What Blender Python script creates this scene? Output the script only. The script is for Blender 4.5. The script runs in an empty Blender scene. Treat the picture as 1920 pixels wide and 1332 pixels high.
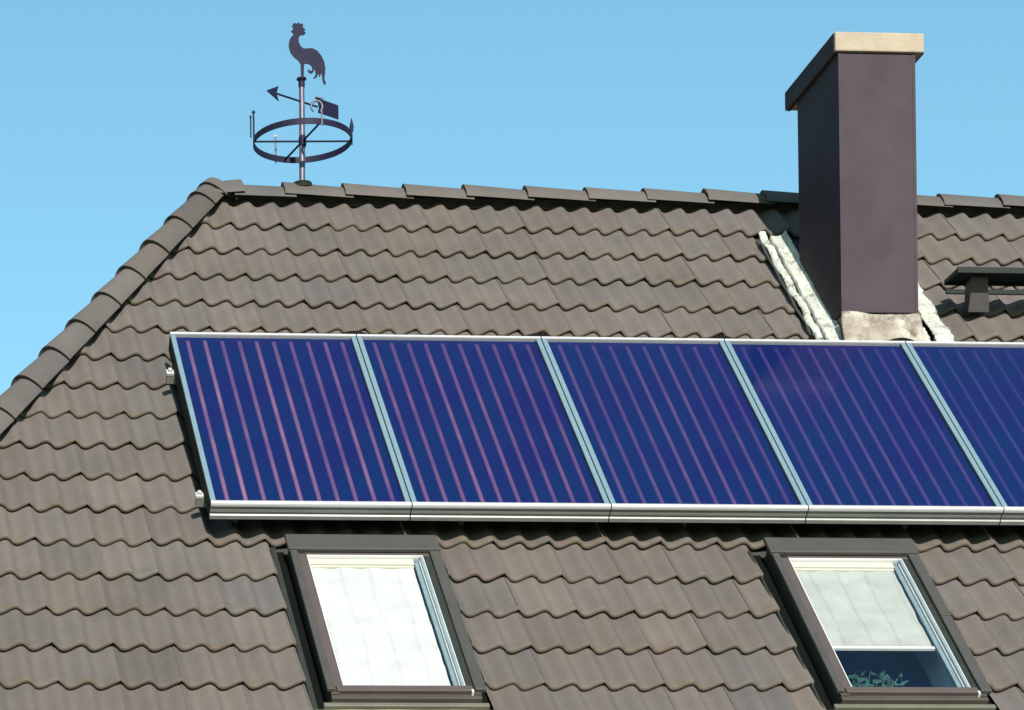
import bpy, bmesh, math, random
from mathutils import Vector, Matrix, noise
random.seed(7)
scene = bpy.context.scene
COL = scene.collection

# ------------------------------------------------------------------ camera
yaw, pit, rol = 0.0818, -0.00972, -0.01575
fw = Vector((math.sin(yaw)*math.cos(pit), math.cos(yaw)*math.cos(pit), math.sin(pit)))
r0 = Vector((math.cos(yaw), -math.sin(yaw), 0.0)); u0 = r0.cross(fw)
r1 = r0*math.cos(rol)+u0*math.sin(rol); u1 = -r0*math.sin(rol)+u0*math.cos(rol)
cd = bpy.data.cameras.new('camera'); cam = bpy.data.objects.new('camera', cd); COL.objects.link(cam)
M = Matrix((r1, u1, -fw)).transposed().to_4x4()
M.translation = Vector((-3.22793, -18.84328, -7.16223))
cam.matrix_world = M
cd.sensor_width = 36.0; cd.lens = 0.59012e4/1920*36.0
cd.shift_x = 1012.44/1920; cd.shift_y = 2038.3/1920
cd.clip_start = 0.1; cd.clip_end = 6000
scene.camera = cam

# ------------------------------------------------------------------ sky and sun
SUN_EL, SUN_AZ = math.radians(28), math.radians(1.0)      # azimuth measured from -Y towards +X
w = bpy.data.worlds.new("World"); scene.world = w; w.use_nodes = True
nt = w.node_tree; bgn = nt.nodes['Background']
sky = nt.nodes.new('ShaderNodeTexSky'); sky.sky_type = 'NISHITA'; sky.sun_disc = False
sky.sun_elevation = SUN_EL; sky.sun_rotation = math.pi-SUN_AZ
sky.altitude = 0; sky.air_density = 1.0; sky.dust_density = 0.5; sky.ozone_density = 1.5
tn = nt.nodes.new('ShaderNodeMix'); tn.data_type='RGBA'; tn.blend_type='MULTIPLY'; tn.inputs[0].default_value=1.0; tn.inputs[7].default_value=(1.13,1.62,1.44,1)
nt.links.new(sky.outputs[0], tn.inputs[6]); nt.links.new(tn.outputs[2], bgn.inputs[0]); bgn.inputs[1].default_value = 0.064
sd = bpy.data.lights.new('sun', 'SUN'); sd.energy = 5.0; sd.angle = math.radians(0.53); sd.color = (1.0, 0.95, 0.87)
so = bpy.data.objects.new('sun', sd); COL.objects.link(so)
sv = Vector((math.sin(SUN_AZ)*math.cos(SUN_EL), -math.cos(SUN_AZ)*math.cos(SUN_EL), math.sin(SUN_EL)))
so.rotation_euler = sv.to_track_quat('Z', 'Y').to_euler(); so.location = sv*60
scene.view_settings.view_transform = 'Standard'; scene.view_settings.look = 'None'
scene.view_settings.exposure = 1.0; scene.view_settings.gamma = 1.0
scene.cycles.transparent_max_bounces = 16

# ------------------------------------------------------------------ helpers
RP = 0.7828; CR, SR = math.cos(RP), math.sin(RP)
def S(x, s, h=0.0):                      # roof coordinates: along ridge, up the slope, off the slope
    return Vector((x, s*CR-h*SR, s*SR+h*CR))

class MB:
    def __init__(self): self.v=[]; self.f=[]; self.sm=[]
    def add(self, vs, fs, smooth=False):
        o=len(self.v); self.v += [tuple(p) for p in vs]
        for f in fs: self.f.append([i+o for i in f]); self.sm.append(smooth)
        return self
    def box(self, x0,x1,s0,s1,h0,h1, fn=None):       # box in roof coordinates (or any map)
        fn = fn or S
        vs=[fn(x,s,h) for h in (h0,h1) for s in (s0,s1) for x in (x0,x1)]
        return self.add(vs,[(0,2,3,1),(4,5,7,6),(0,1,5,4),(2,6,7,3),(0,4,6,2),(1,3,7,5)])
    def wbox(self, a, b):
        return self.box(a[0],b[0],a[1],b[1],a[2],b[2],lambda x,y,z:Vector((x,y,z)))
    def tube(self, pts, r, n=10, caps=True, smooth=True, flat=None):
        pts=[Vector(p) for p in pts]; rs = r if isinstance(r,(list,tuple)) else [r]*len(pts)
        vs=[]; fs=[]; a=None
        for i,p in enumerate(pts):
            t=(pts[min(i+1,len(pts)-1)]-pts[max(i-1,0)]).normalized()
            if a is None: a = t.orthogonal().normalized()
            a=(a-t*a.dot(t)).normalized(); b=t.cross(a)
            for k in range(n):
                q=2*math.pi*k/n; vs.append(p+a*math.cos(q)*rs[i]+b*math.sin(q)*rs[i])
        for i in range(len(pts)-1):
            for k in range(n):
                fs.append((i*n+k, i*n+(k+1)%n, (i+1)*n+(k+1)%n, (i+1)*n+k))
        self.add(vs,fs,smooth)
        if caps: self.add(vs[:n],[tuple(range(n))[::-1]]); self.add(vs[-n:],[tuple(range(n))])
        return self
    def grid(self, fn, nu, nv, smooth=True):
        vs=[fn(i/nu,j/nv) for j in range(nv+1) for i in range(nu+1)]
        fs=[(j*(nu+1)+i,j*(nu+1)+i+1,(j+1)*(nu+1)+i+1,(j+1)*(nu+1)+i) for j in range(nv) for i in range(nu)]
        return self.add(vs,fs,smooth)
    def prism(self, outline, fn, d0, d1):             # outline = (a,b) list; fn(a,b,d)
        n=len(outline); vs=[fn(a,b,d0) for a,b in outline]+[fn(a,b,d1) for a,b in outline]
        fs=[tuple(range(n))[::-1], tuple(range(n,2*n))]+[(i,(i+1)%n,n+(i+1)%n,n+i) for i in range(n)]
        return self.add(vs,fs)
    def build(self, name, m, parent=None, bevel=0.0, origin=None, recalc=True, seg=2):
        o0 = origin if origin is not None else (Vector((0,0,0)))
        me=bpy.data.meshes.new(name)
        me.from_pydata([tuple(Vector(p)-o0) for p in self.v],[],self.f)
        for p,s in zip(me.polygons,self.sm): p.use_smooth=s
        if recalc:
            bm=bmesh.new(); bm.from_mesh(me); bmesh.ops.recalc_face_normals(bm,faces=bm.faces); bm.to_mesh(me); bm.free()
        o=bpy.data.objects.new(name,me); COL.objects.link(o); me.materials.append(m)
        if origin is not None and parent is None: o.location=o0
        if parent is not None: o.parent=parent
        if bevel>0:
            b=o.modifiers.new('bevel','BEVEL'); b.width=bevel; b.segments=seg; b.limit_method='ANGLE'; b.angle_limit=math.radians(40)
        return o
def thing(name, label, cat, loc=(0,0,0), group=None):
    o=bpy.data.objects.new(name,None); COL.objects.link(o); o.location=loc; o.empty_display_size=.2
    o['label']=label; o['category']=cat
    if group: o['group']=group
    return o

def mat(name, base=(.5,.5,.5), rough=.6, metal=0.0, spec=.5, var=0.0, vscale=8.0, tint2=None, bump=0.0, bscale=60.0, coat=0.0, stains=None):
    m=bpy.data.materials.new(name); m.use_nodes=True; t=m.node_tree; b=t.nodes['Principled BSDF']
    b.inputs['Base Color'].default_value=(*base,1); b.inputs['Roughness'].default_value=rough
    b.inputs['Metallic'].default_value=metal; b.inputs['Specular IOR Level'].default_value=spec
    b.inputs['Coat Weight'].default_value=coat
    co=t.nodes.new('ShaderNodeTexCoord')
    out=None
    if var>0 or tint2:
        n=t.nodes.new('ShaderNodeTexNoise'); n.inputs['Scale'].default_value=vscale; n.inputs['Detail'].default_value=6; n.inputs['Roughness'].default_value=.6
        t.links.new(co.outputs['Object'],n.inputs['Vector'])
        cr=t.nodes.new('ShaderNodeValToRGB'); e=cr.color_ramp.elements
        c2 = tint2 or tuple(c*(1-var) for c in base)
        c1 = base if tint2 else tuple(min(1,c*(1+var)) for c in base)
        e[0].position=.35; e[0].color=(*c2,1); e[1].position=.65; e[1].color=(*c1,1)
        t.links.new(n.outputs['Fac'],cr.inputs['Fac']); out=cr.outputs['Color']
    if stains:
        col,sc,lo,hi=stains
        n=t.nodes.new('ShaderNodeTexNoise'); n.inputs['Scale'].default_value=sc; n.inputs['Detail'].default_value=8; n.inputs['Roughness'].default_value=.7
        t.links.new(co.outputs['Object'],n.inputs['Vector'])
        mr=t.nodes.new('ShaderNodeMapRange'); mr.inputs[1].default_value=lo; mr.inputs[2].default_value=hi; t.links.new(n.outputs['Fac'],mr.inputs[0])
        mx=t.nodes.new('ShaderNodeMix'); mx.data_type='RGBA'; t.links.new(mr.outputs[0],mx.inputs[0])
        if out: t.links.new(out,mx.inputs[6])
        else: mx.inputs[6].default_value=(*base,1)
        mx.inputs[7].default_value=(*col,1); out=mx.outputs[2]
    if out: t.links.new(out,b.inputs['Base Color'])
    if bump>0:
        n=t.nodes.new('ShaderNodeTexNoise'); n.inputs['Scale'].default_value=bscale; n.inputs['Detail'].default_value=5
        t.links.new(co.outputs['Object'],n.inputs['Vector'])
        bp=t.nodes.new('ShaderNodeBump'); bp.inputs['Strength'].default_value=bump; bp.inputs['Distance'].default_value=.01
        t.links.new(n.outputs['Fac'],bp.inputs['Height']); t.links.new(bp.outputs['Normal'],b.inputs['Normal'])
    return m

def tile_material():
    m=bpy.data.materials.new('concrete_tile'); m.use_nodes=True; t=m.node_tree; b=t.nodes['Principled BSDF']
    N=t.nodes.new; L=t.links.new
    b.inputs['Roughness'].default_value=.82; b.inputs['Specular IOR Level'].default_value=.35
    at=N('ShaderNodeAttribute'); at.attribute_name='tint'
    lp=N('ShaderNodeAttribute'); lp.attribute_name='lip'
    co=N('ShaderNodeTexCoord')
    def ns(sc,det,rg=.6):
        n=N('ShaderNodeTexNoise'); n.inputs['Scale'].default_value=sc; n.inputs['Detail'].default_value=det; n.inputs['Roughness'].default_value=rg
        L(co.outputs['Object'],n.inputs['Vector']); return n
    def mix(mode,a,bb,fac):
        x=N('ShaderNodeMix'); x.data_type='RGBA'; x.blend_type=mode
        for s,i in ((a,6),(bb,7)):
            if isinstance(s,tuple): x.inputs[i].default_value=(*s,1)
            else: L(s,x.inputs[i])
        if isinstance(fac,float): x.inputs[0].default_value=fac
        else: L(fac,x.inputs[0])
        return x.outputs[2]
    def rng(v,a,bb,c=0.,d=1.):
        r=N('ShaderNodeMapRange'); r.inputs[1].default_value=a; r.inputs[2].default_value=bb; r.inputs[3].default_value=c; r.inputs[4].default_value=d
        L(v,r.inputs[0]); return r.outputs[0]
    c=at.outputs['Color']
    n1=ns(5,5); c=mix('MULTIPLY',c,mix('MIX',(.91,.92,.91),(1.07,1.05,1.05),rng(n1.outputs['Fac'],.35,.65)),1.0)
    n0=ns(1.3,3); c=mix('MULTIPLY',c,mix('MIX',(.93,.95,.96),(1.06,1.05,1.03),rng(n0.outputs['Fac'],.35,.65)),1.0)
    n2=ns(70,6,.75); c=mix('MULTIPLY',c,mix('MIX',(.88,.88,.88),(1.10,1.10,1.09),rng(n2.outputs['Fac'],.3,.7)),1.0)
    # lichen and rust-brown grime on the exposed lower lip
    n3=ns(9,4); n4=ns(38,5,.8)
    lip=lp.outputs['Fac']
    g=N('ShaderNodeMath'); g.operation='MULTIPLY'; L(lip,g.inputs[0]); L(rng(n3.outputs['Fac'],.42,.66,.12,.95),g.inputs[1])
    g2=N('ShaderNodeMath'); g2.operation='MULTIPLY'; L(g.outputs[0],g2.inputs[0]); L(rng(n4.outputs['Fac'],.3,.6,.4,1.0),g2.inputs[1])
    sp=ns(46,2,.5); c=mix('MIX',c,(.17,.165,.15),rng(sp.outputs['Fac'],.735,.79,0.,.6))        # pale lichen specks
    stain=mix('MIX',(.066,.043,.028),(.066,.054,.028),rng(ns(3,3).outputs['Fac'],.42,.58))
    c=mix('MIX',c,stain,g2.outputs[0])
    L(c,b.inputs['Base Color'])
    bp=N('ShaderNodeBump'); bp.inputs['Strength'].default_value=.35; bp.inputs['Distance'].default_value=.004
    L(ns(160,4,.7).outputs['Fac'],bp.inputs['Height']); L(bp.outputs['Normal'],b.inputs['Normal'])
    return m

def absorber_material(name, base, var):
    m=mat(name, base, rough=.5, spec=.08)
    t=m.node_tree; b=t.nodes['Principled BSDF']; N=t.nodes.new; L=t.links.new
    co=N('ShaderNodeTexCoord'); n=N('ShaderNodeTexNoise'); n.inputs['Scale'].default_value=1.7; n.inputs['Detail'].default_value=4
    L(co.outputs['Object'],n.inputs['Vector'])
    cr=N('ShaderNodeValToRGB'); e=cr.color_ramp.elements
    e[0].position=.35; e[0].color=(base[0]*.5,base[1]*1.5,base[2]*.98,1); e[1].position=.65; e[1].color=(base[0]*2.4,base[1]*.62,base[2]*1.0,1)
    L(n.outputs['Fac'],cr.inputs['Fac']); L(cr.outputs['Color'],b.inputs['Base Color'])
    return m

def glass_material(name, tint=(1,1,1), refl=.6, rough=.02):
    m=bpy.data.materials.new(name); m.use_nodes=True; t=m.node_tree; t.nodes.clear(); N=t.nodes.new; L=t.links.new
    o=N('ShaderNodeOutputMaterial'); tr=N('ShaderNodeBsdfTransparent'); tr.inputs[0].default_value=(*tint,1)
    gl=N('ShaderNodeBsdfGlossy'); gl.inputs['Roughness'].default_value=rough; gl.inputs['Color'].default_value=(refl,refl,refl,1)
    ge=N('ShaderNodeNewGeometry'); dt=N('ShaderNodeVectorMath'); dt.operation='DOT_PRODUCT'; L(ge.outputs['Incoming'],dt.inputs[0]); L(ge.outputs['Normal'],dt.inputs[1])
    def mth(op,a,b=None):
        x=N('ShaderNodeMath'); x.operation=op
        for i,q in ((0,a),(1,b)):
            if q is None: continue
            if isinstance(q,(int,float)): x.inputs[i].default_value=q
            else: L(q,x.inputs[i])
        return x.outputs[0]
    fr=mth('ADD',mth('MULTIPLY',mth('POWER',mth('SUBTRACT',1.0,mth('ABSOLUTE',dt.outputs['Value'])),5.0),.96),.04)   # Schlick, same from both sides
    mx=N('ShaderNodeMixShader'); L(fr,mx.inputs[0]); L(tr.outputs[0],mx.inputs[1]); L(gl.outputs[0],mx.inputs[2]); L(mx.outputs[0],o.inputs[0])
    return m

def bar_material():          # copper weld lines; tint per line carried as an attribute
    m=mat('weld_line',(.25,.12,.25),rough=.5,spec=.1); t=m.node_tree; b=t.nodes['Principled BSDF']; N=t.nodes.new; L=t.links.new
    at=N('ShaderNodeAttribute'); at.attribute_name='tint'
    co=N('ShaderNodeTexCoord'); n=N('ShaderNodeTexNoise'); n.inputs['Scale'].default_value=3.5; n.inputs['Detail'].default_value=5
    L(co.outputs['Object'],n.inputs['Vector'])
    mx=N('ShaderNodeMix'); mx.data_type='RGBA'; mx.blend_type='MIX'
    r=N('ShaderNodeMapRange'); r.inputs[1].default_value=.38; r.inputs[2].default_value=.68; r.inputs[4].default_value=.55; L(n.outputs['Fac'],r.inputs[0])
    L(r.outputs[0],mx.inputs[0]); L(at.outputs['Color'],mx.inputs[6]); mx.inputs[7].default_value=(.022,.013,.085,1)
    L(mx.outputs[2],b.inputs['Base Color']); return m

TILE=tile_material()
MT=dict(
 deck=mat('roof_underlay',(.02,.018,.016),.95),
 wall=mat('wall_render',(.35,.32,.28),.9,var=.06,vscale=3,bump=.3,bscale=90),
 ground=mat('grass',(.045,.065,.022),.95,var=.35,vscale=.8),
 alu=mat('sky_tinted_aluminium',(.165,.245,.28),.35,metal=.4,var=.05,vscale=20),  # blue of the reflected sky put into the base colour
 alu_side=mat('aluminium_extrusion',(.165,.168,.160),.45,metal=.3,var=.08,vscale=12),
 steel=mat('clamp_steel',(.45,.45,.43),.4,metal=.4),
 rubber=mat('black_rubber',(.003,.0035,.0035),.8,spec=.08),
 absorber=absorber_material('selective_absorber',(.0016,.0058,.060),.2),
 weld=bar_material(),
 cglass=glass_material('collector_glass',refl=.45,rough=.10),
 wglass=glass_material('window_glass',refl=.9,rough=.01),
 clad=mat('chimney_cladding',(.041,.0305,.036),.7,var=.10,vscale=4.0,spec=.06,stains=((.050,.042,.046),4.5,.60,.78)),
 cap=mat('cap_concrete',(.255,.205,.150),.8,tint2=(.215,.170,.122),vscale=9,bump=.4,bscale=80,stains=((.20,.15,.10),14,.58,.7)),
 lead=mat('white_flashing',(.36,.37,.33),.6,tint2=(.26,.27,.235),vscale=7,bump=.5,bscale=26,stains=((.085,.075,.055),11,.53,.66)),
 apron=mat('weathered_flashing',(.31,.29,.245),.65,tint2=(.10,.070,.05),vscale=4.5,bump=.5,bscale=24,stains=((.070,.046,.032),6.5,.47,.58)),
 cream=mat('cream_flashing',(.22,.19,.115),.7,var=.12,vscale=6,bump=.3,bscale=30),
 wcover=mat('window_cover_metal',(.038,.035,.031),.5,var=.08,vscale=6,spec=.4),
 wframe=mat('window_frame_brown',(.036,.028,.023),.55,var=.1,vscale=8),
 wframe2=mat('window_sash_brown',(.048,.036,.033),.55,var=.1,vscale=8),
 olive=mat('sill_flashing',(.075,.073,.055),.5,var=.1,vscale=8),
 side_shade=mat('side_shade_profile',(.014,.012,.010),.7,spec=.1),  # shade on the collectors' sides, put into a dark colour
 alu_sunlit=mat('aluminium_sunlit',(.33,.33,.33),.4,metal=.2,var=.05,vscale=14),  # lighter copy of the extrusion: sunlit edges put into the colour
 wdark=mat('window_gutter',(.004,.0045,.004),.95,spec=.03),
 teal=mat('gutter_flashing',(.017,.020,.018),.6,spec=.15,var=.1),
 white=mat('window_white_trim',(.42,.42,.42),.4),
 rail=mat('blind_side_rail',(.16,.22,.235),.35,metal=.2,var=.1,vscale=14),
 blind=mat('blind_fabric',(.352,.355,.350),.85,spec=.1,var=.02,vscale=5),
 blind2=mat('thin_blind_fabric',(.262,.272,.250),.85,spec=.1,var=.05,vscale=4),
 header=mat('blind_header',(.40,.385,.30),.6),
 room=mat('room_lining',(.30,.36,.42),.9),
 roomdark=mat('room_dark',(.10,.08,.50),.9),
 leaf=mat('plant_leaf',(.008,.040,.030),.5,var=.4,vscale=20),
 pot=mat('plant_pot',(.3,.12,.07),.8),
 vane=mat('painted_iron',(.0085,.0072,.022),.6,spec=.12,metal=0,var=.15,vscale=30),
 pole=mat('galvanised_pole',(.062,.058,.085),.45,metal=.3,var=.15,vscale=25),
 step=mat('roof_step_metal',(.007,.010,.008),.6,spec=.15),
 bracket=mat('step_bracket_metal',(.066,.061,.059),.6,spec=.2,metal=0,var=.1,vscale=20),
)

def fold_shade(m, amt):          # fold shade put into the colour as darker lines running down the blind, slightly wandering
    t=m.node_tree; b=t.nodes['Principled BSDF']; N=t.nodes.new; L=t.links.new
    src=b.inputs['Base Color'].links[0].from_socket
    co=N('ShaderNodeTexCoord'); sx=N('ShaderNodeSeparateXYZ'); L(co.outputs['Object'],sx.inputs[0])
    n=N('ShaderNodeTexNoise'); n.inputs['Scale'].default_value=2.2; L(co.outputs['Object'],n.inputs['Vector'])
    def mth(op,a,bb=None):
        x=N('ShaderNodeMath'); x.operation=op
        for i,q in ((0,a),(1,bb)):
            if q is None: continue
            if isinstance(q,(int,float)): x.inputs[i].default_value=q
            else: L(q,x.inputs[i])
        return x.outputs[0]
    ph=mth('ADD',mth('MULTIPLY',sx.outputs[0],6.9),mth('MULTIPLY',n.outputs['Fac'],.55))
    fr=mth('ABSOLUTE',mth('SUBTRACT',mth('FRACT',ph),.5))
    r=N('ShaderNodeMapRange'); r.inputs[1].default_value=.0; r.inputs[2].default_value=.10; r.inputs[3].default_value=1-amt; r.inputs[4].default_value=1.0; L(fr,r.inputs[0])
    n2=N('ShaderNodeTexNoise'); n2.inputs['Scale'].default_value=9; n2.inputs['Detail'].default_value=4; L(co.outputs['Object'],n2.inputs['Vector'])
    r2=N('ShaderNodeMapRange'); r2.inputs[1].default_value=.3; r2.inputs[2].default_value=.7; r2.inputs[3].default_value=1-amt*.8; r2.inputs[4].default_value=1.0+amt*.3; L(n2.outputs['Fac'],r2.inputs[0])
    f=mth('MULTIPLY',r.outputs[0],r2.outputs[0]); v=N('ShaderNodeVectorMath'); v.operation='SCALE'; L(src,v.inputs[0]); L(f,v.inputs['Scale']); L(v.outputs[0],b.inputs['Base Color'])
fold_shade(MT['blind'],.10); fold_shade(MT['blind2'],.15)

# ------------------------------------------------------------------ ground
def fg(u,v):
    r=1500*(u**3); a=2*math.pi*v
    return Vector((r*math.cos(a),r*math.sin(a),-8.8))
g=MB(); vs=[]; n=48; rad=[12,40,120,400,1500,4000]
vs=[Vector((0,0,-8.8))]+[Vector((r*math.cos(2*math.pi*k/n),r*math.sin(2*math.pi*k/n),-8.8)) for r in rad for k in range(n)]
fs=[(0,1+k,1+(k+1)%n) for k in range(n)]
for j in range(len(rad)-1):
    for k in range(n): a=1+j*n; fs.append((a+k,a+n+k,a+n+(k+1)%n,a+(k+1)%n))
g.add(vs,fs); go=g.build('ground',MT['ground'],recalc=False); go['kind']='structure'

# ------------------------------------------------------------------ house
house=thing('house','steep house roof of weathered grey-brown wavy concrete tiles with a hip at its left end','house',(0,0,0))
XR=9.0; YA=.30; ZA=.30                      # right gable, ridge axis
SE=-20*.34123-.02                            # eave
HX0=-.274                                    # hip axis: x = HX0+.5265*s
def hipx(s): return HX0+.5265*s

wall=MB()
ye=SE*CR+.35; ze=SE*SR-.15
outer=[(hipx(SE)+.45,ye),(XR-.15,ye),(XR-.15,2*YA-ye),(hipx(SE)+.45,2*YA-ye)]
n=4; vs=[(x,y,-8.85) for x,y in outer]+[(x,y,ze) for x,y in outer]
wall.add(vs,[(0,1,5,4),(1,2,6,5),(2,3,7,6),(3,0,4,7),(0,3,2,1)])
wall.add([(XR-.15,ye,ze),(XR-.15,2*YA-ye,ze),(XR-.15,YA,ZA-.35)],[(0,1,2)])
wall.build('wall',MT['wall'],house,recalc=False)

# cut-outs: x0,x1, lower s, upper s of tile lower-edges
CUT=[(-.283,.600,-5.60,-4.0),(2.262,3.138,-5.60,-4.0),(3.235,4.035,-1.50,-.20)]
GA=.34123; TWD=.30
def wave(x):                       # double-roll profile: long rise to the roll, short fall after it
    q=(x/.15)%1.0; k=.36
    t=.5*q/k if q<k else .5+.5*(q-k)/(1-k)
    return .037*((.5+.5*math.cos(2*math.pi*t))**1.1-1)
PROF=[(.030,-.028,1),(-.003,-.0265,1),(-.007,-.019,1),(-.006,-.010,1),(-.001,-.003,1),(.008,0,.75),(.028,0,.35),(.07,0,0),(.2,0,0),(.405,0,0)]
def tiles(fn, cols, rows, keep, cuts, mb, tint, lip, seed=1):
    rnd=random.Random(seed)
    for row in rows:
        s0=-(row-1)*GA
        for c in cols:
            jz=rnd.uniform(-.0022,.0022); js=rnd.uniform(-.0035,.0035); jr=rnd.uniform(-.006,.006); jt=rnd.uniform(-.0035,.0035)
            k=rnd.gauss(1,.055); wm=rnd.gauss(0,.022); gr=rnd.gauss(0,.012)
            xa,xb=c*TWD,(c+1)*TWD
            if not keep(xa,xb,s0): continue
            col=(.079*k*(1+wm),.0655*k*(1+gr),.059*k*(1-wm),1)
            iv=[(xa,xb)]
            for (c0,c1,sa,sb) in cuts:
                if sa<=s0<=sb:
                    niv=[]
                    for a,b in iv:
                        if b<=c0 or a>=c1: niv.append((a,b)); continue
                        if a<c0-.01: niv.append((a,c0))
                        if b>c1+.01: niv.append((c1,b))
                    iv=niv
            for a,b in iv:
                nx=max(2,int(round((b-a)/.01875)))
                vs=[];fs=[]
                m=nx+3
                for (t,dh,lp) in PROF:
                    for i in range(-1,nx+2):
                        ii=min(max(i,0),nx); x=a+(b-a)*ii/nx
                        xm=(x-xa)/TWD
                        h=wave(x)-.0315*(max(t,0)/GA)+jz+.0015*(.5-xm)+jt*.6*(xm-.5)
                        d=dh
                        if dh<-.001:
                            e=min(xm,1-xm); d=dh*(1-.45*math.exp(-(e/.028)**2))      # lip is thinner at the lap: small dark hole
                        if i<0 or i>nx: h-= .007 if dh>-.02 else 0.0
                        if i<0 or i>nx: d=min(dh,0) if dh<-.015 else 0
                        vs.append(fn(x, s0+t+js+jr*(xm-.5)*1.5, h+d)); 
                        tint.append(col); lip.append(lp)
                for j in range(len(PROF)-1):
                    for i in range(m-1):
                        fs.append((j*m+i,j*m+i+1,(j+1)*m+i+1,(j+1)*m+i))
                mb.add(vs,fs,True)
def finish_tiles(mb,tint,lip,name,parent,cut=None):
    me=bpy.data.meshes.new(name); me.from_pydata(mb.v,[],mb.f)
    me.polygons.foreach_set('use_smooth',[True]*len(me.polygons))
    a=me.attributes.new('tint','FLOAT_COLOR','POINT'); a.data.foreach_set('color',[q for c in tint for q in c])
    l=me.attributes.new('lip','FLOAT','POINT'); l.data.foreach_set('value',lip)
    bm=bmesh.new(); bm.from_mesh(me)
    for co,no in (cut or []):
        bmesh.ops.bisect_plane(bm,geom=bm.verts[:]+bm.edges[:]+bm.faces[:],plane_co=co,plane_no=no,clear_outer=True)
    bm.to_mesh(me); bm.free()
    me.set_sharp_from_angle(angle=math.radians(50))
    me.materials.append(TILE)
    o=bpy.data.objects.new(name,me); COL.objects.link(o); o.parent=parent; return o
hipdir=Vector((-.5265,-CR,-SR)).normalized()
hipP=S(hipx(.4231),.4231)
n_cut=Vector((-CR,.5265,0)).normalized()      # vertical plane containing the hip line, pointing left/back
mb=MB(); tint=[]; lip=[]
tiles(S,range(-16,30),range(1,21),lambda a,b,s:b>hipx(s)-.35,CUT,mb,tint,lip,3)
roof=finish_tiles(mb,tint,lip,'roof_tiles',house,[(hipP,n_cut),(Vector((0,.285,0)),Vector((0,1,0)))])

# hip-end slope (faces left) with the same tiles
hp=math.atan2(CR*0+SR,.5265)
def SH(a,s,h):               # a runs along -Y, s up the slope towards +X
    up=Vector((math.cos(hp),0,math.sin(hp))); nn=Vector((-math.sin(hp),0,math.cos(hp)))
    return Vector((hipP.x,YA,hipP.z))+Vector((0,-1,0))*a+up*s+nn*(h+.0)
mb=MB(); tint=[]; lip=[]
tiles(SH,range(-18,18),range(1,27),lambda a,b,s:min(abs(a),abs(b))<abs(s)*.85+.6,[],mb,tint,lip,9)
nb=Vector((-CR,-.5265,0)).normalized()
finish_tiles(mb,tint,lip,'roof_tiles',house,[(hipP,-n_cut),(hipP,Vector((.5265*0+CR,.5265,0)).normalized()),(Vector((0,0,SE*SR-.05)),Vector((0,0,-1)))])

# roof underlay, with openings under the skylights, and the plain rear slope
SK=[(-.225,.575,-5.36,-3.86),(2.305,3.105,-5.34,-3.86)]
dk=MB()
top=.38
dk.box(hipx(-3.80)+.1,XR-.02,-3.82,-3.5,-.10,-.075)
def dquad(x0,x1,s0,s1):
    dk.box(x0,x1,s0,s1,-.10,-.075)
# tapering upper slab
vs=[S(hipx(-3.5)+.06,-3.5,h) for h in(-.1,-.075)]+[S(XR-.02,-3.5,h) for h in(-.1,-.075)]+[S(XR-.02,top,h) for h in(-.1,-.075)]+[S(hipx(top)+.06,top,h) for h in(-.1,-.075)]
dk.add(vs,[(0,2,4,6),(1,7,5,3),(0,1,3,2),(4,5,7,6),(0,6,7,1),(2,3,5,4)])
xs=[hipx(-5.40)+.1,-.215,.565,2.315,3.095,XR-.02]
for a,b in ((2,3),(4,5)): dquad(xs[a],xs[b],-5.345,-3.82)
vs=[S(x,s_,h) for (x,s_) in ((hipx(-5.345)+.06,-5.345),(xs[1],-5.345),(xs[1],-3.82),(hipx(-3.82)+.06,-3.82)) for h in (-.1,-.075)]
dk.add(vs,[(0,2,4,6),(1,7,5,3),(0,1,3,2),(4,5,7,6),(0,6,7,1),(2,3,5,4)])
vs=[S(hipx(SE)+.06,SE+.05,h) for h in(-.1,-.075)]+[S(XR-.02,SE+.05,h) for h in(-.1,-.075)]+[S(XR-.02,-5.345,h) for h in(-.1,-.075)]+[S(hipx(-5.345)+.06,-5.345,h) for h in(-.1,-.075)]
dk.add(vs,[(0,2,4,6),(1,7,5,3),(0,1,3,2),(4,5,7,6),(0,6,7,1),(2,3,5,4)])
dk.build('roof_underlay',MT['deck'],house)
rs=MB()
A=Vector((hipP.x,YA+.02,ZA-.03)); B=Vector((XR,YA+.02,ZA-.03)); E1=Vector((XR,2*YA-SE*CR,SE*SR-.02)); E0=Vector((hipx(SE),2*YA-SE*CR,SE*SR-.02)); dz=Vector((0,0,-.12))
rs.add([A,B,E1,E0,A+dz,B+dz,E1+dz,E0+dz],[(0,1,2,3),(4,7,6,5),(0,4,5,1),(1,5,6,2),(2,6,7,3),(3,7,4,0)])
ro=rs.build('rear_slope',mat('rear_tiles',(.09,.08,.072),.85,var=.15,vscale=6),house)
# gutter and fascia at the eave
gt=MB(); gy=SE*CR-.06; gz=SE*SR-.10
gt.grid(lambda u,v:Vector((hipx(SE)+u*(XR-hipx(SE)),gy-.07*math.cos(math.pi*v),gz-.07*math.sin(math.pi*v))),30,10)
gt.build('gutter',MT['alu_side'],house)

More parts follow.
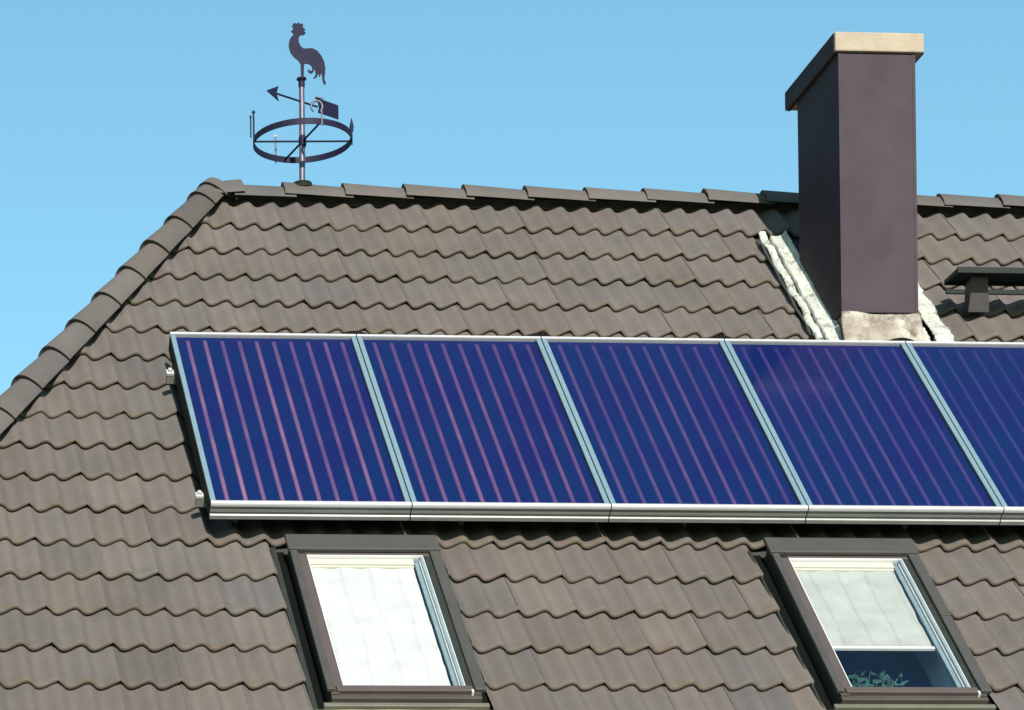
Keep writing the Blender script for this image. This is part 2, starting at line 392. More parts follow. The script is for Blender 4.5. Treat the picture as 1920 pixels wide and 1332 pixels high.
# ridge and hip caps
def cap_tile(mb,tint,lip,P0,D,U,ln,w0,w1,z0,z1,rnd,prof):
    """P0 = big end; D along; U up; w0/z0 half width and lift at the big end"""
    Sd=D.cross(U).normalized(); n=len(prof); k=rnd.gauss(1,.05); wm=rnd.gauss(0,.03)
    col=(.066*k*(1+wm),.0565*k,.052*k*(1-wm),1)
    st=[(.0,-.016,1),(.0,0,.8),(.01,.002,.5),(.03,.001,.15),(.5*ln,0,0),(ln,0,0)]
    vs=[];fs=[]
    for (t,dh,lp) in st:
        q=t/ln; w=w0+(w1-w0)*q; z=z0+(z1-z0)*q
        for (a,b) in prof:
            sc=1+dh/.115
            vs.append(P0+D*t+Sd*(a*w*sc)+U*(z+b*(w/.115)*sc+ (dh if 0 else 0))); tint.append(col); lip.append(lp*.6)
    m=len(st)
    for j in range(m-1):
        for i in range(n-1): fs.append((j*n+i,j*n+i+1,(j+1)*n+i+1,(j+1)*n+i))
    # underside rim at the big end so the nose has thickness
    o=len(vs)
    for i,(a,b) in enumerate(prof):
        sc=1-.016/.115
        vs.append(P0+D*.020+Sd*(a*w0*sc*.93)+U*(z0+b*(w0/.115)*sc-.036)); tint.append(col); lip.append(0)
    for i in range(n-1): fs.append((i,o+i,o+i+1,i+1))
    mb.add(vs,fs,True)
RPROF=[(-1,-.105),(-.98,-.088),(-.80,-.060),(-.55,-.032),(-.32,-.010),(-.15,-.002),(0,0),(.15,-.002),(.32,-.010),(.55,-.032),(.80,-.060),(.98,-.088),(1,-.105)]
HPROF=[(-1,-.118),(-.97,-.102),(-.80,-.068),(-.62,-.040),(-.42,-.018),(-.2,-.004),(0,0),(.2,-.004),(.42,-.018),(.62,-.040),(.80,-.068),(.97,-.102),(1,-.118)]
rnd=random.Random(5)
mb=MB();tint=[];lip=[]
X=Vector((1,0,0)); Z=Vector((0,0,1))
cap_tile(mb,tint,lip,Vector((.055,YA,.312)),X,Z,.385,.112,.105,.012,.0,rnd,RPROF)
for k in range(24):
    x=.365+.377*k
    if x>XR-.2: break
    cap_tile(mb,tint,lip,Vector((x+rnd.uniform(-.006,.006),YA+rnd.uniform(-.004,.004),.312)),X,Z,.425,.118,.105,.030+rnd.uniform(-.004,.004),.002,rnd,RPROF)
finish_tiles(mb,tint,lip,'ridge_cap',house)
mb=MB();tint=[];lip=[]
nf=Vector((0,-SR,CR)); nh=Vector((-math.sin(hp),0,math.cos(hp)))
U=(nf+nh).normalized(); U=(U-hipdir*U.dot(hipdir)).normalized()
sk=.206
top_s=.4231
# the lower end of each hip tile laps over the next one down
for k in range(22):
    s=.206-.3405*k
    if s<SE: break
    P=S(hipx(s)-.010,s)+U*.050
    cap_tile(mb,tint,lip,P+hipdir*rnd.uniform(-.005,.005),-hipdir,U,(.430 if k else .23),.110,.096,.030+rnd.uniform(-.003,.003),.004,rnd,HPROF)
finish_tiles(mb,tint,lip,'hip_cap',house)
mb=MB();tint=[];lip=[]
# junction caps where hip and ridge meet
P=Vector((.108,YA-.0,.318)); D=Vector((-1,-.06,-.10)).normalized(); Uj=(Z-D*Z.dot(D)).normalized()
cap_tile(mb,tint,lip,P,D,Uj,.20,.124,.118,.036,.030,rnd,RPROF)
D2=-hipdir; 
P=S(hipx(.330),.330)+U*.046
cap_tile(mb,tint,lip,P,-hipdir,U,.10,.116,.110,.036,.026,rnd,HPROF)
o0=len(mb.v); c0=Vector((-.035,YA,.225)); R0=.095
for j in range(9):
    for i in range(16):
        e=math.pi/2*j/8; a=2*math.pi*i/16; mb.v.append(tuple(c0+Vector((R0*math.cos(e)*math.cos(a)*1.1,R0*math.cos(e)*math.sin(a),R0*math.sin(e))))); tint.append((.07,.062,.055,1)); lip.append(0)
for j in range(8):
    for i in range(16): mb.f.append([o0+j*16+i,o0+j*16+(i+1)%16,o0+(j+1)*16+(i+1)%16,o0+(j+1)*16+i])
finish_tiles(mb,tint,lip,'hip_junction_cap',house)

# ------------------------------------------------------------------ chimney (part of the house)
CX0,CX1,CY0,CY1=3.373,3.826,-1.077,-.382
base=MB(); base.wbox((CX0,CY0,-.892),(CX1,CY1,.604)); ch=base.build('chimney',MT['clad'],house,bevel=.006)
inner=MB(); inner.wbox((CX0+.018,CY0+.018,-1.35),(CX1-.018,CY1-.018,-.893)); inner.build('chimney_base',MT['apron'],ch)
cp=MB(); cp.wbox((CX0-.026,CY0-.022,.6045),(CX1+.050,CY1+.125,.716)); cp.build('chimney_cap',MT['cap'],ch,bevel=.008)
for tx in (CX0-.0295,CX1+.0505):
    ct=MB(); ct.wbox((tx,CY0-.004,.6035),(tx+.003,CY1+.127,.7135)); ct.build('cap_side_shade',MT['clad'],ch,bevel=.0008)  # dark sheets standing in for the shade on the cap's sides
ct=MB(); ct.wbox((CX0-.022,CY0-.001,.6005),(CX0-.001,CY1+.12,.6035)); ct.build('cap_soffit_shade',MT['clad'],ch)  # dark plate standing in for the shade under the cap
fl=MB(); fl.wbox((CX0+.06,CY0+.1,.716),(CX1-.06,CY1-.1,.728)); fl.build('flue_plate',MT['wdark'],ch)
# seams of the cladding sheet: folded corner strips 2 mm proud
for x in (CX0-.002,CX1-.016):
    sm=MB(); sm.wbox((x,CY0-.003,-.890),(x+.018,CY0+.0,.603)); sm.build('corner_trim',MT['clad'],ch,bevel=.001)
nz=lambda x,y,z,sc: noise.noise(Vector((x*sc,y*sc,z*sc)))
def side_flash(side):
    def prof(q):            # q 0..1 from tiles to chimney: (x offset, h)
        P=[(0,.006),(.03,.014),(.06,.018),(.22,.020),(.27,.016),(.29,.006),(.40,-.024),(.43,.002),(.46,.010),(.70,.006),(.88,.016),(1.0,.040)]
        for (a,ha),(b,hb) in zip(P,P[1:]):
            if q<=b: t=(q-a)/(b-a); return ha+(hb-ha)*t
        return P[-1][1]
    def fn(u,v,a,b):
        u=a+(b-a)*u
        s=-1.52+v*1.42; 
        if side<0: x=3.222+u*(CX0+.012-3.222)
        else: x=4.048-u*(4.048-CX1+.012)
        step=((-s)%GA)/GA
        h=prof(u if side<0 or u>.58 else u*.55)*(1 if u<.5 else max(0,min(1,1-(-1.38-s)/.12)))+.009*abs(nz(x*1.6,s,7,24))+.008*abs(nz(x,s*1.5,2,52))+.005*nz(x,s,0,7)+.018*(abs(step-.5)*2-.5)*(1-u)**2
        if side>0: x+=(.020*nz(0,s,1,4)+.014*nz(0,s,4,15)+.008*nz(0,s,9,40))*(1-u)
        else: x+=(.012*nz(0,s,2,4)+.005*nz(0,s,5,17)+.003*math.sin(2*math.pi*step))*(1-u)
        return S(x,s,h)
    m=MB(); m.grid(lambda u,v:fn(u,v,0,.29 if side<0 else .50),22,130); m.grid(lambda u,v:fn(u,v*.975,.40 if side<0 else .58,1),26,130); return m
for sd_ in (-1,1):
    o=side_flash(sd_).build('side_flashing',MT['lead'],ch); o.data.set_sharp_from_angle(angle=math.radians(26))
    so_=o.modifiers.new('solid','SOLIDIFY'); so_.thickness=.003; so_.offset=-1
def apr(u,v):
    x=3.366+u*.475
    if v<.35:
        t=v/.35; y=CY0-.004-.012*t; z=-.897-.075*t
    else:
        t=(v-.35)/.65; p=S(0,0,0); s0=(CY0-.016)*CR+(-.972)*SR; h0=-(CY0-.016)*SR+(-.972)*CR
        q=S(0,s0-.22*t,h0+(.020-h0)*min(1,t*1.6)); y,z=q.y,q.z
    k=.012*nz(x,z,0,6)+.010*nz(x,z,5,16)
    b=wave(x)*.55*max(0,(v-.5)*2)
    return Vector((x,y-k-b*.0,z+k*.6+b))
m=MB(); m.grid(apr,44,22); o=m.build('front_apron',MT['apron'],ch); so_=o.modifiers.new('solid','SOLIDIFY'); so_.thickness=.005; so_.offset=-1
bk=MB(); bk.grid(lambda u,v:S(3.47+u*.34,-.56+v*.33,.02+.035*(1-v)),10,6); bk.build('rear_flashing',MT['lead'],ch)

# ------------------------------------------------------------------ skylights (parts of the house)
def skylight(xL, drop, label):
    W=.80; sT,sB=-3.845,-5.375
    B=lambda a0,a1,s0,s1,h0,h1,mm=None:(mm or MB()).box(xL+a0,xL+a1,s0,s1,h0,h1)
    # fixed outer frame
    m=MB(); B(.03,.075,sB+.06,sT-.02,-.10,.040,m); B(W-.075,W-.03,sB+.06,sT-.02,-.10,.040,m); B(.075,W-.075,sT-.10,sT-.02,-.10,.040,m); B(.075,W-.075,sB+.06,sB+.10,-.10,.030,m)
    fr=m.build('skylight',MT['wframe'],house,bevel=.002); fr['label']=label
    # covers
    m=MB(); B(.005,W-.002,sT-.145,sT,.042,.066,m); m.build('top_cover',MT['wcover'],fr,bevel=.004)
    for (a0,a1) in ((.012,.050),(W-.062,W-.006)):
        m=B(a0,a1,sT-.75,sT-.147,.036,.060); m.build('side_cover',MT['wcover'],fr,bevel=.004)
        m=B(a0,a1,sB+.075,sT-.753,.0375,.0585); m.build('side_cover',MT['wcover'],fr,bevel=.004)
    # side gutters: low flashing beside the frame
    m=B(-.062,.010,sB-.02,sT-.0,-.055,-.040); m.build('side_gutter',MT['wdark'],fr)
    m=B(W-.004,W+.030,sB-.02,sT,-.055,-.040); m.build('side_gutter',MT['wdark'],fr)
    m=MB(); B(-.062,-.036 if drop>.9 else -.050,sB-.02,sT,-.040,-.012,m); m.build('gutter_edge',MT['teal'],fr)
    # sash
    m=MB(); B(.0515,.096,sB+.118,sT-.150,.018,.046,m);     B(.0515,W-.064,sT-.176,sT-.1505,.018,.046,m); B(.060,W-.070,sB+.070,sB+.1165,.016,.052,m)
    ss=m.build('sash',MT['wframe2'],fr,bevel=.003)
    m=B(W-.100,W-.064,sB+.118,sT-.150,.018,.044); m.build('sash_side',MT['teal'],fr,bevel=.003)
    m=MB(); B(.096,.1005,sB+.118,sT-.178,.012,.0475,m); B(.096,W-.100,sT-.183,sT-.1765,.012,.0475,m); m.build('sash_trim',MT['white'],fr,bevel=.001)
    m=B(W-.118,W-.1046,sB+.118,sT-.186,.012,.0475); m.build('glass_bead',MT['rail'],fr,bevel=.001)
    m=B(W-.1044,W-.1005,sB+.118,sT-.186,.012,.0485); m.build('sash_trim',MT['white'],fr,bevel=.001)
    # bottom frame profiles
    m=MB(); B(.03,W-.03,sB+.030,sB+.059,-.06,.034,m); m.build('bottom_frame',MT['wframe'],fr,bevel=.003)
    m=MB(); B(-.01,W+.005,sB-.002,sB+.0285,-.05,.012,m); m.build('bottom_cover',MT['olive'],fr,bevel=.005)
    m=MB(); B(W-.082,W-.072,sB+.050,sB+.074,.035,.058,m); m.build('corner_clip',MT['white'],fr)
    def ap(u,v):
        x=xL-.05+u*(W+.09); s=sB-.006-.27*v
        return S(x,s,-.012+.016*v+wave(x)*.5*v+.004*nz(x,s,0,9))
    m=MB(); m.grid(ap,50,8); o=m.build('apron',MT['cream'],fr); q=o.modifiers.new('s','SOLIDIFY'); q.thickness=.005; q.offset=-1
    # glazing
    m=MB(); B(.099,W-.1065,sB+.116,sT-.182,.034,.040,m); m.build('pane',MT['wglass'],fr)
    # light shaft and dark room behind
    m=MB(); x0,x1=xL+.079,xL+W-.079
    q=[S(x0,sB+.104,-.012),S(x1,sB+.104,-.012),S(x1,sT-.104,-.012),S(x0,sT-.104,-.012)]
    d=[p+Vector((0,.30,-.02)) for p in q]
    m.add(q+d,[(0,4,7,3)]); m.add(q+d,[(3,7,6,2)]); m.add(q+d,[(1,2,6,5)]); m.add(q+d,[(0,1,5,4)])
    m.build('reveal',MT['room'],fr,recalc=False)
    m=MB(); m.wbox((xL-.25,d[0].y-.9,d[0].z-.7),(xL+W+.25,d[2].y+1.2,d[2].z+.10))
    # open the room box towards the shaft by dropping its front; keep it behind the roof plane
    m=MB()
    y0,y1=d[0].y,d[3].y; z0,z1=d[0].z,d[3].z
    rb=[Vector((x0-.25,y0-.02,z0-.45)),Vector((x1+.25,y0-.02,z0-.45)),Vector((x1+.25,y1+1.2,z0-.45)),Vector((x0-.25,y1+1.2,z0-.45)),
        Vector((x0-.25,y0-.02,z0-.02)),Vector((x1+.25,y0-.02,z0-.02)),Vector((x1+.25,y1+1.2,z1+.0)),Vector((x0-.25,y1+1.2,z1+.0))]
    m.add(rb,[(0,1,2,3),(0,4,5,1),(2,6,7,3),(0,3,7,4),(1,5,6,2)])
    m.add([d[3]+Vector((-.25,0,.001)),d[2]+Vector((.25,0,.001)),d[2]+Vector((.25,1.2,.001)),d[3]+Vector((-.25,1.2,.001))],[(0,1,2,3)])
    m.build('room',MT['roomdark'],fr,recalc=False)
    # roller blind
    L0=sT-.1865; L1=L0-(L0-(sB+.118))*drop
    xa,xb=xL+.105,xL+W-.150
    m=MB(); m.box(xa-.003,xb,L0-.046,L0+.002,-.004,.030)
    m.build('blind_cassette',MT['header'],fr,bevel=.003); m=MB(); m.box(xa+.002,xb-.002,L0-.062,L0-.0465,-.006,.022)
    m.build('blind_header',MT['header'],fr,bevel=.004)
    def bl(u,v):
        x=xa+.006+u*(xb-xa-.012); s=L0-.05-(L0-.05-L1)*v
        k=.0085*abs(math.sin(math.pi*(u*3.6+.25+.12*v)))+.0060*nz(x*2.5,s*1.6,0,4)+.0012*math.sin(2*math.pi*v*9*drop)+.0016*math.cos(2*math.pi*v*6*drop/1.0)
        return S(x,s,.006+k)
    m=MB(); m.grid(bl,60,50); o=m.build('blind',MT['blind'] if drop>.9 else MT['blind2'],fr)
    if drop<.9:
        m=MB(); m.box(xa,xb,L1-.018,L1+.002,-.002,.016); m.build('blind_bottom_bar',MT['white'],fr,bevel=.003)
    m=MB(); m.box(xb+.004,xb+.026,sB+.12,sT-.20,-.006,.022); m.build('blind_rail',MT['rail'],fr,bevel=.003)
    m=MB(); m.box(xb+.0275,xb+.0325,sB+.12,sT-.20,.004,.031); m.build('rail_cord',MT['white'],fr,bevel=.001)
    return fr
skylight(-.225,.999,'left skylight with its bright white blind fully lowered')
skylight(2.305,.647,'right skylight with pale blind lowered two thirds over dark glass')

# houseplant standing inside under the right skylight
PLP=S(2.53,-5.20,-.30)
pl=thing('houseplant','green leafy houseplant behind the uncovered lower glass of the right skylight','plant',PLP)
pc=Vector(pl.location)
m=MB(); m.tube([Vector((0,0,-.16)),Vector((0,0,0))],[.05,.07],14); m.build('pot',MT['pot'],pl)
m=MB(); rl=random.Random(11)
for k in range(110):
    c=S(2.40+.36*rl.random()**1.5,rl.uniform(-5.26,-5.08),rl.uniform(-.16,-.04))-pc; hh=-(c+pc).dot(Vector((0,-SR,CR))) ; c+=Vector((0,CR,SR))*(2.1*hh-.02)
    a=rl.uniform(0,6.28); t=Vector((math.cos(a)*.8,-.5,math.sin(a)*.6)).normalized(); b=t.cross(Vector((rl.uniform(-.4,.4),-1,.6))).normalized()
    l=rl.uniform(.018,.034); wd=l*.48; nn=t.cross(b)
    m.add([c-t*l,c-t*l*.2+b*wd+nn*.004,c+t*l,c-t*l*.2-b*wd+nn*.004],[(0,1,2),(0,2,3)])
    if k%3==0: m.tube([Vector((0,0,0)),c*.5+Vector((0,.02,0)),c-t*l],.0025,5)
m.build('foliage',MT['leaf'],pl,recalc=False)

# ------------------------------------------------------------------ solar collectors
PX0,PW=-.6065,1.05045; PT,PB=-1.8687,-3.7547
labels=['first solar collector at the open left end of the row, brightest pink lines on blue',
 'second solar collector from the left, its lower edge above the left skylight’s right half',
 'middle solar collector of the row of five',
 'solar collector directly below the chimney, fourth from the left',
 'last solar collector cut off by the right edge of the picture, below the roof step']
labels[1]='second solar collector from the left, between the end collector and the middle one'
glint_tints=[(.140,.070,.125),(.102,.048,.108),(.056,.034,.100),(.036,.027,.100),(.014,.019,.088)]  # pink glint fading rightward over the collectors, put into the line colours
def collector(k):
    x0=PX0+k*PW+.004; x1=x0+PW-.006
    loc=S((x0+x1)/2,PB,.09)
    t=thing('solar_collector',labels[k],'solar panel',loc,'solar collectors mounted in one row on the roof')
    loc=Vector(loc)
    H0,H1=.092,.190
    def F(x,s,h): return S(x,s,h)-loc
    m=MB()
    def bx(a0,a1,s0,s1,h0,h1): m.box(a0,a1,s0,s1,h0,h1,F)
    # side bars (plain extrusion)
    for a0,a1 in ((x0,x0+.027),(x1-.027,x1)):
        m=MB(); bx(a0-.0022,a1+.0022,PB+.0265,PT-.0205,H0,H1-.0135); m.build('side_wall',MT['side_shade'],t,bevel=.001)
        m=MB(); bx(a0,a1,PB+.0265,PT-.0205,H1-.013,H1-.003)
        m.build('side_frame',MT['alu'],t,bevel=.0025)
    # bottom bar, ribbed extrusion swept along x
    m=MB()
    def sweep(pr):
        n=len(pr); vs=[F(x0,PB+a,b) for a,b in pr]+[F(x1,PB+a,b) for a,b in pr]
        m.add(vs,[tuple(range(n))[::-1],tuple(range(n,2*n))]+[(i,(i+1)%n,n+(i+1)%n,n+i) for i in range(n)])
    sweep([(.026,H1-.002),(.010,H1+.001),(.001,H1-.004),(-.002,H1-.012),(-.002,H1-.022),(.026,H1-.0225)])
    m.build('bottom_lip',MT['alu_sunlit'],t); m=MB()
    sweep([(.026,H1-.023),(.006,H1-.023),(.006,H1-.040),(.004,H1-.043),(.004,H1-.056),(.009,H1-.060),(.009,H1-.068),(0,H1-.074),(0,H0+.004),(.004,H0),(.026,H0)])
    m.build('bottom_frame',MT['alu_side'],t)
    m=MB(); PTt=PT
    pr=[(-.020,H1-.001),(-.006,H1+.003),(0,H1-.003),(0,H0),(-.020,H0)]
    n=len(pr); vs=[F(x0,PT+a,b) for a,b in pr]+[F(x1,PT+a,b) for a,b in pr]
    m.add(vs,[tuple(range(n))[::-1],tuple(range(n,2*n))]+[(i,(i+1)%n,n+(i+1)%n,n+i) for i in range(n)])
    m.build('top_frame',MT['alu_sunlit'],t)
    m=MB(); m.box(x0+.0275,x1-.0275,PB+.0268,PT-.0208,H0+.002,H0+.010,F); m.build('back_plate',MT['alu_side'],t)
    m=MB(); m.box(x0+.0275,x1-.0275,PB+.0268,PT-.0208,H1-.030,H1-.022,F); ab=m.build('absorber',MT['absorber'],t)
    # weld lines: low rounded ribs on the absorber
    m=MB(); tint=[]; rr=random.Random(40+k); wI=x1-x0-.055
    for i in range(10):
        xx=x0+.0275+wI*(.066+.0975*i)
        g=rr.uniform(.70,1.12)*(1.12-.045*i*(1 if k<2 else .5)); c=glint_tints[k]; b0=len(m.v)  # the painted glint also dims rightward from line to line
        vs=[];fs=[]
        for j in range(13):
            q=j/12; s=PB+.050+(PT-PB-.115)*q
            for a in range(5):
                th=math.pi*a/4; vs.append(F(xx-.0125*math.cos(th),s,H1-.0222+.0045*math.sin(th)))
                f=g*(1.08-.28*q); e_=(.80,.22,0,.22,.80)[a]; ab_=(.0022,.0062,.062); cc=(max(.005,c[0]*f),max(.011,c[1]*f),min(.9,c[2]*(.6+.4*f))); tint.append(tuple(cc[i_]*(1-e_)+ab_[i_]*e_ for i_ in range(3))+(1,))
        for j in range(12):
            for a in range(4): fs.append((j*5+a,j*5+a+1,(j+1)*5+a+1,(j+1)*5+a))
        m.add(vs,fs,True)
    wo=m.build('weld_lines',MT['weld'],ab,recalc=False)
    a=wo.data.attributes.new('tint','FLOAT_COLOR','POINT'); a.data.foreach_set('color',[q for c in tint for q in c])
    m=MB(); m.box(x0+.0278,x1-.0278,PB+.0270,PT-.0210,H1-.010,H1-.006,F); m.build('glass_cover',MT['cglass'],t)
    return t
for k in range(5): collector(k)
# mounting rails with end clamps
def rail(s,lab):
    t=thing('mounting_rail',lab,'rail',S(-.66,s,.06),'rails under the solar collectors'); loc=Vector(t.location)
    F=lambda x,s_,h:S(x,s_,h)-loc
    m=MB(); m.box(-.645,4.66,s-.020,s+.020,.045,.0915,F); m.build('rail_bar',MT['alu_side'],t,bevel=.003)
    m=MB(); m.box(-.650,-.6075,s-.022,s+.022,.0925,.112,F); m.build('end_clamp',MT['steel'],t,bevel=.004)
    m=MB(); m.box(-.640,-.6200,s-.012,s+.012,.1125,.128,F); m.build('clamp_bolt',MT['steel'],t,bevel=.004)
    for x in (-.45,.75,1.95,3.15,4.35):
        m=MB(); m.box(x,x+.03,s-.05,s-.02,-.03,.05,F); m.build('roof_hook',MT['alu_side'],t)
rail(-2.175,'upper silver rail end and clamp at the left side of the collectors')
rail(-3.525,'lower silver rail end and clamp at the left side of the collectors')
# black pipe couplings behind the upper joints
cl=['black pipe coupling above the joint of first and second collector','black pipe coupling above the joint of second and third collector',
    'black pipe coupling above the joint of third and fourth collector','black pipe coupling at the foot of the chimney above the collector joint']
for k in range(4):
    x=PX0+(k+1)*PW
    t=thing('pipe_coupling',cl[k],'pipe coupling',S(x,PT+.045,.15),'black pipe couplings between the collectors'); loc=Vector(t.location)
    m=MB(); pts=[S(x-.11+.22*q,PT+.040,.136+.026*math.sin(math.pi*q))-loc for q in [i/10 for i in range(11)]]
    m.tube(pts,[.016+.010*math.sin(math.pi*i/10) for i in range(11)],10); m.build('hose',MT['rubber'],t)
    for q in (.12,.88):
        m=MB(); c=S(x-.11+.22*q,PT+.040,.136+.026*math.sin(math.pi*q))-loc; m.tube([c-Vector((.008,0,0)),c+Vector((.008,0,0))],.0235,12); m.build('hose_clip',MT['rubber'],t)

# ------------------------------------------------------------------ weather vane
VX,VY=.501,.30
vane=thing('weather_vane','dark iron weather vane with a rooster, arrow and ring standing on the ridge','weather vane',(VX,VY,.33))
V0=Vector((VX,VY,.33)); L_=lambda x,y,z:Vector((x,y,z))-V0
ZR=.600; RR=.302
m=MB(); m.tube([L_(VX-.006,VY,.30),L_(VX-.002,VY,.60),L_(VX,VY,.80),L_(VX,VY,.94)],[.0185,.0185,.0175,.0165],16); m.build('pole',MT['pole'],vane)
m=MB(); m.tube([L_(VX,VY,.925),L_(VX,VY,.955),L_(VX,VY,.962)],[.019,.021,.017],16); m.tube([L_(VX,VY,.962),L_(VX,VY,.974),L_(VX,VY,.982)],[.014,.031,.029],16); m.build('collar',MT['vane'],vane)
m=MB(); m.tube([L_(VX,VY,.56),L_(VX,VY,.575),L_(VX,VY,.615),L_(VX,VY,.63)],[.019,.024,.024,.019],14); m.build('hub',MT['vane'],vane)
m=MB(); n=120; vs=[]; fs=[]
for k in range(n):
    a=2*math.pi*k/n
    for (r,z) in ((RR,-.018),(RR,.018),(RR-.007,.018),(RR-.007,-.018)): vs.append(L_(VX+r*math.cos(a),VY+r*math.sin(a),ZR+z))
for k in range(n):
    for j in range(4): fs.append((k*4+j,k*4+(j+1)%4,((k+1)%n)*4+(j+1)%4,((k+1)%n)*4+j))
m.add(vs,fs,False); m.build('ring',MT['vane'],vane)
aa=math.radians(-3)
for j in range(2):
    a=aa+j*math.radians(104); d=Vector((math.cos(a),math.sin(a),0))*(RR-.008); c=L_(VX,VY,ZR-.004)
    m=MB(); m.tube([c-d,c+d],.0062,8); m.build('spoke',MT['vane'],vane)
def letter(outline_boxes,a,z0):
    pass
# four compass uprights on the ring: stem and small plate letter seen obliquely
LET={'N':[[(0,0),(.2,0),(.2,1),(0,1)],[(.8,0),(1,0),(1,1),(.8,1)],[(.2,1),(.2,.65),(.8,0),(.8,.35)]],
     'S':[[(0,0),(1,0),(1,.18),(0,.18)],[(.8,.18),(1,.18),(1,.41),(.8,.41)],[(0,.41),(1,.41),(1,.59),(0,.59)],[(0,.59),(.2,.59),(.2,.82),(0,.82)],[(0,.82),(1,.82),(1,1),(0,1)]]}
for j,a in enumerate((math.radians(183),math.radians(-3),math.radians(112),math.radians(-78))):
    px,py=VX+(RR+.002)*math.cos(a),VY+(RR+.002)*math.sin(a)
    top=[.755,.70,.735,.660][j]
    m=MB(); m.tube([L_(px,py,ZR-.025),L_(px,py,top)],.0055,8); 
    st=m.build('upright',MT['vane' if j<2 else 'pole'],vane)
    m=MB()
    if j==0: m.tube([L_(px,py,top-.004),L_(px,py,top+.006),L_(px,py,top+.016)],[.004,.012,.006],12); m.tube([L_(px-.022,py-.02,ZR+.0),L_(px-.022,py-.02,top-.03)],.0045,8); m.tube([L_(px-.022,py-.02,top-.042),L_(px-.022,py-.02,top-.03),L_(px-.022,py-.02,top-.02)],[.004,.008,.003],8)
    elif j==1: m.tube([L_(px,py,top-.045),L_(px,py,top-.015),L_(px,py,top+.038)],[.010,.014,.002],10)
    elif j==3: 
        m.tube([L_(px-.030+.034*math.cos(q),py,top+.026+.036*math.sin(q)) for q in [-.9+i*5.0/20 for i in range(21)]],.0068,6); m.tube([L_(px-.035,py,top+.085),L_(px+.012,py,top+.075)],.005,6)
    else: m.prism([(-.014,0),(.014,.004),(.010,.014),(-.010,.012)],lambda p,q,d:L_(px+p,py+d,top+q),-.002,.002)
    m.build('finial',MT['vane' if j<2 else 'pole'],vane)
# arrow with tail flag; turned so that its head comes towards the viewer's left
AD=Vector((-.41,-.26,0)).normalized(); ZP=.838
def A(q,z,d=0):                     # q metres along the arrow towards its head
    nrm=Vector((-AD.y,AD.x,0)); return L_(VX,VY,ZP)+AD*q+Vector((0,0,z))+nrm*d
m=MB(); m.tube([A(-.13,0),A(.225,0)],.0058,8); m.build('arrow_rod',MT['vane'],vane)
m=MB(); m.prism([(.292,.000),(.194,.050),(.212,.002),(.194,-.042)],A,-.003,.003); m.build('arrow_head',MT['vane'],vane)
m=MB(); m.prism([(-.306,.050),(-.112,.054),(-.135,.030),(-.145,.000),(-.135,-.034),(-.306,-.036)],A,-.003,.003); m.build('arrow_tail',MT['vane'],vane)
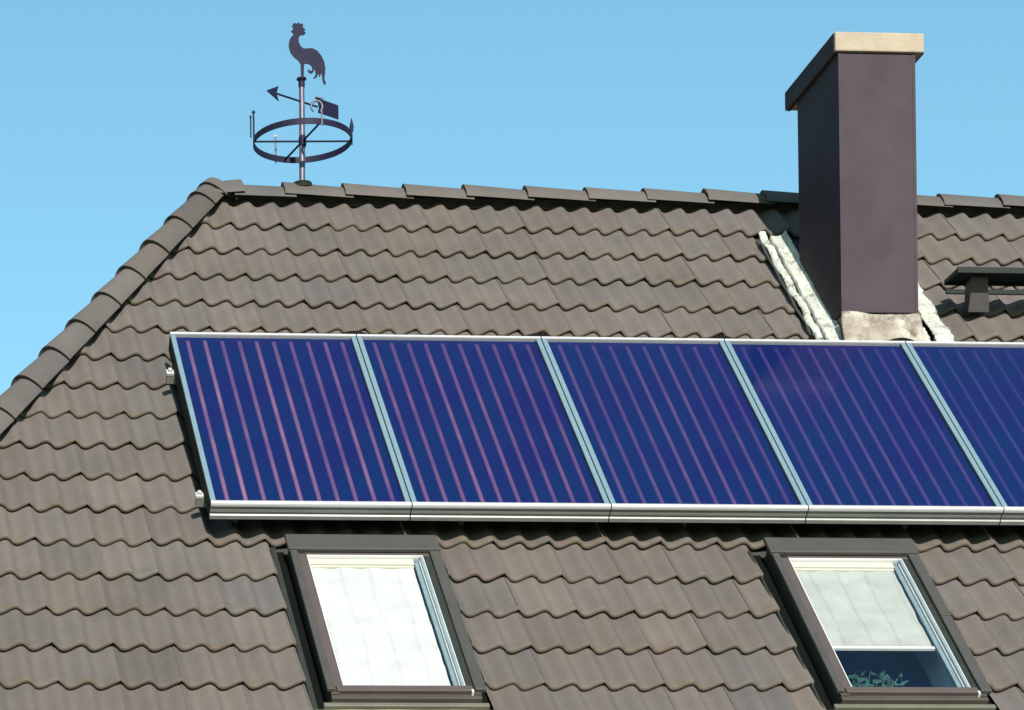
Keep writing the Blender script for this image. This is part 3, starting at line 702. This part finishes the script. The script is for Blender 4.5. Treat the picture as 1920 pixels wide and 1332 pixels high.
# brace bars from ring to hub
# rooster: cut from plate
RO=[(0.45,1.3078),(0.4603,1.3163),(0.4729,1.3107),(0.4857,1.321),(0.4982,1.3121),(0.511,1.3173),(0.5167,1.305),(0.5131,1.2924),(0.5316,1.282),(0.5213,1.2718),(0.5329,1.2596),(0.5184,1.2468),(0.4989,1.2447),(0.4886,1.2321),(0.485,1.217),(0.488,1.1963),(0.4979,1.1782),(0.5146,1.1652),(0.534,1.1654),(0.5551,1.1701),(0.5784,1.1694),(0.6058,1.157),(0.6308,1.1284),(0.6472,1.0954),(0.6543,1.0581),(0.6521,1.0248),(0.6474,0.9914),(0.6563,0.9624),(0.6519,0.9515),(0.641,0.9621),(0.6346,0.9828),(0.6324,1.0119),(0.6276,1.0285),(0.6222,1.0076),(0.6153,0.9941),(0.6122,1.0157),(0.6072,1.0198),(0.6035,1.0022),(0.5906,0.9887),(0.5737,0.9867),(0.5866,1.0002),(0.5919,1.0195),(0.5888,1.036),(0.5822,1.0442),(0.5785,1.0275),(0.5657,1.0148),(0.5488,1.0186),(0.5406,1.0326),(0.5466,1.0411),(0.5549,1.0312),(0.5659,1.0315),(0.572,1.044),(0.5663,1.0606),(0.5496,1.0727),(0.5285,1.074),(0.5177,1.0671),(0.5147,0.9789),(0.4983,0.9789),(0.4968,1.0668),(0.4822,1.0881),(0.4529,1.1083),(0.4322,1.1328),(0.4225,1.1659),(0.4247,1.1992),(0.4352,1.2243),(0.4515,1.2405),(0.4534,1.2496),(0.4366,1.2618),(0.4469,1.2703),(0.4521,1.2787),(0.4455,1.2911)]
m=MB(); m.prism(RO,lambda a,b,d:L_(a,VY+d+(a-VX)*.15,b),-.0035,.0035)
ro=m.build('rooster',MT['vane'],vane)
# base saddle on the ridge tile
m=MB(); m.tube([L_(VX-.006,VY,.300),L_(VX-.006,VY,.338),L_(VX-.006,VY,.350)],[.075,.060,.024],18); m.build('base_plate',MT['step'],vane)

# ------------------------------------------------------------------ roof step
st=thing('roof_step','dark metal roof step plate on grey brackets right of the chimney','roof step',S(4.34,-.95,.0)); sl=Vector(st.location)
m=MB()
n_=12                                           # grating: frame bars and cross slats
for (y0,y1,zt) in ((-1.0,-.985,-.590),(-.805,-.79,-.592)): m.wbox(Vector((4.10,y0,-.625))-sl,Vector((5.55,y1,zt))-sl)
for (x0,x1) in ((4.1005,4.118),(5.532,5.5495)): m.wbox(Vector((x0,-.9845,-.618))-sl,Vector((x1,-.8055,-.594))-sl)
for i in range(5): m.wbox(Vector((4.1185,-.970+.034*i,-.612))-sl,Vector((5.5315,-.970+.034*i+.019,-.597))-sl)
for i in range(9): m.wbox(Vector((4.24+.15*i,-.9845,-.6165))-sl,Vector((4.248+.15*i,-.8055,-.6125))-sl)
m.build('tread',MT['step'],st,bevel=.002)
for xb in (4.243,5.23):
    m=MB()
    f=[(xb-.003,-.800,-.785),(xb+.126,-.800,-.785),(xb+.069,-.925,-.6190),(xb-.025,-.925,-.6190)]
    b=[(xb-.003,-.740,-.740),(xb+.126,-.740,-.740),(xb+.065,-.80,-.6190),(xb-.020,-.80,-.6190)]
    m.add([Vector(q)-sl for q in f+b],[(0,1,2,3),(4,7,6,5),(0,4,5,1),(1,5,6,2),(2,6,7,3),(3,7,4,0)])
    m.build('bracket',MT['bracket'],st,bevel=.004)
m=MB(); m.wbox(Vector((4.15,-.70,-.640))-sl,Vector((5.50,-.685,-.612))-sl); m.build('rear_rail',MT['step'],st,bevel=.003)
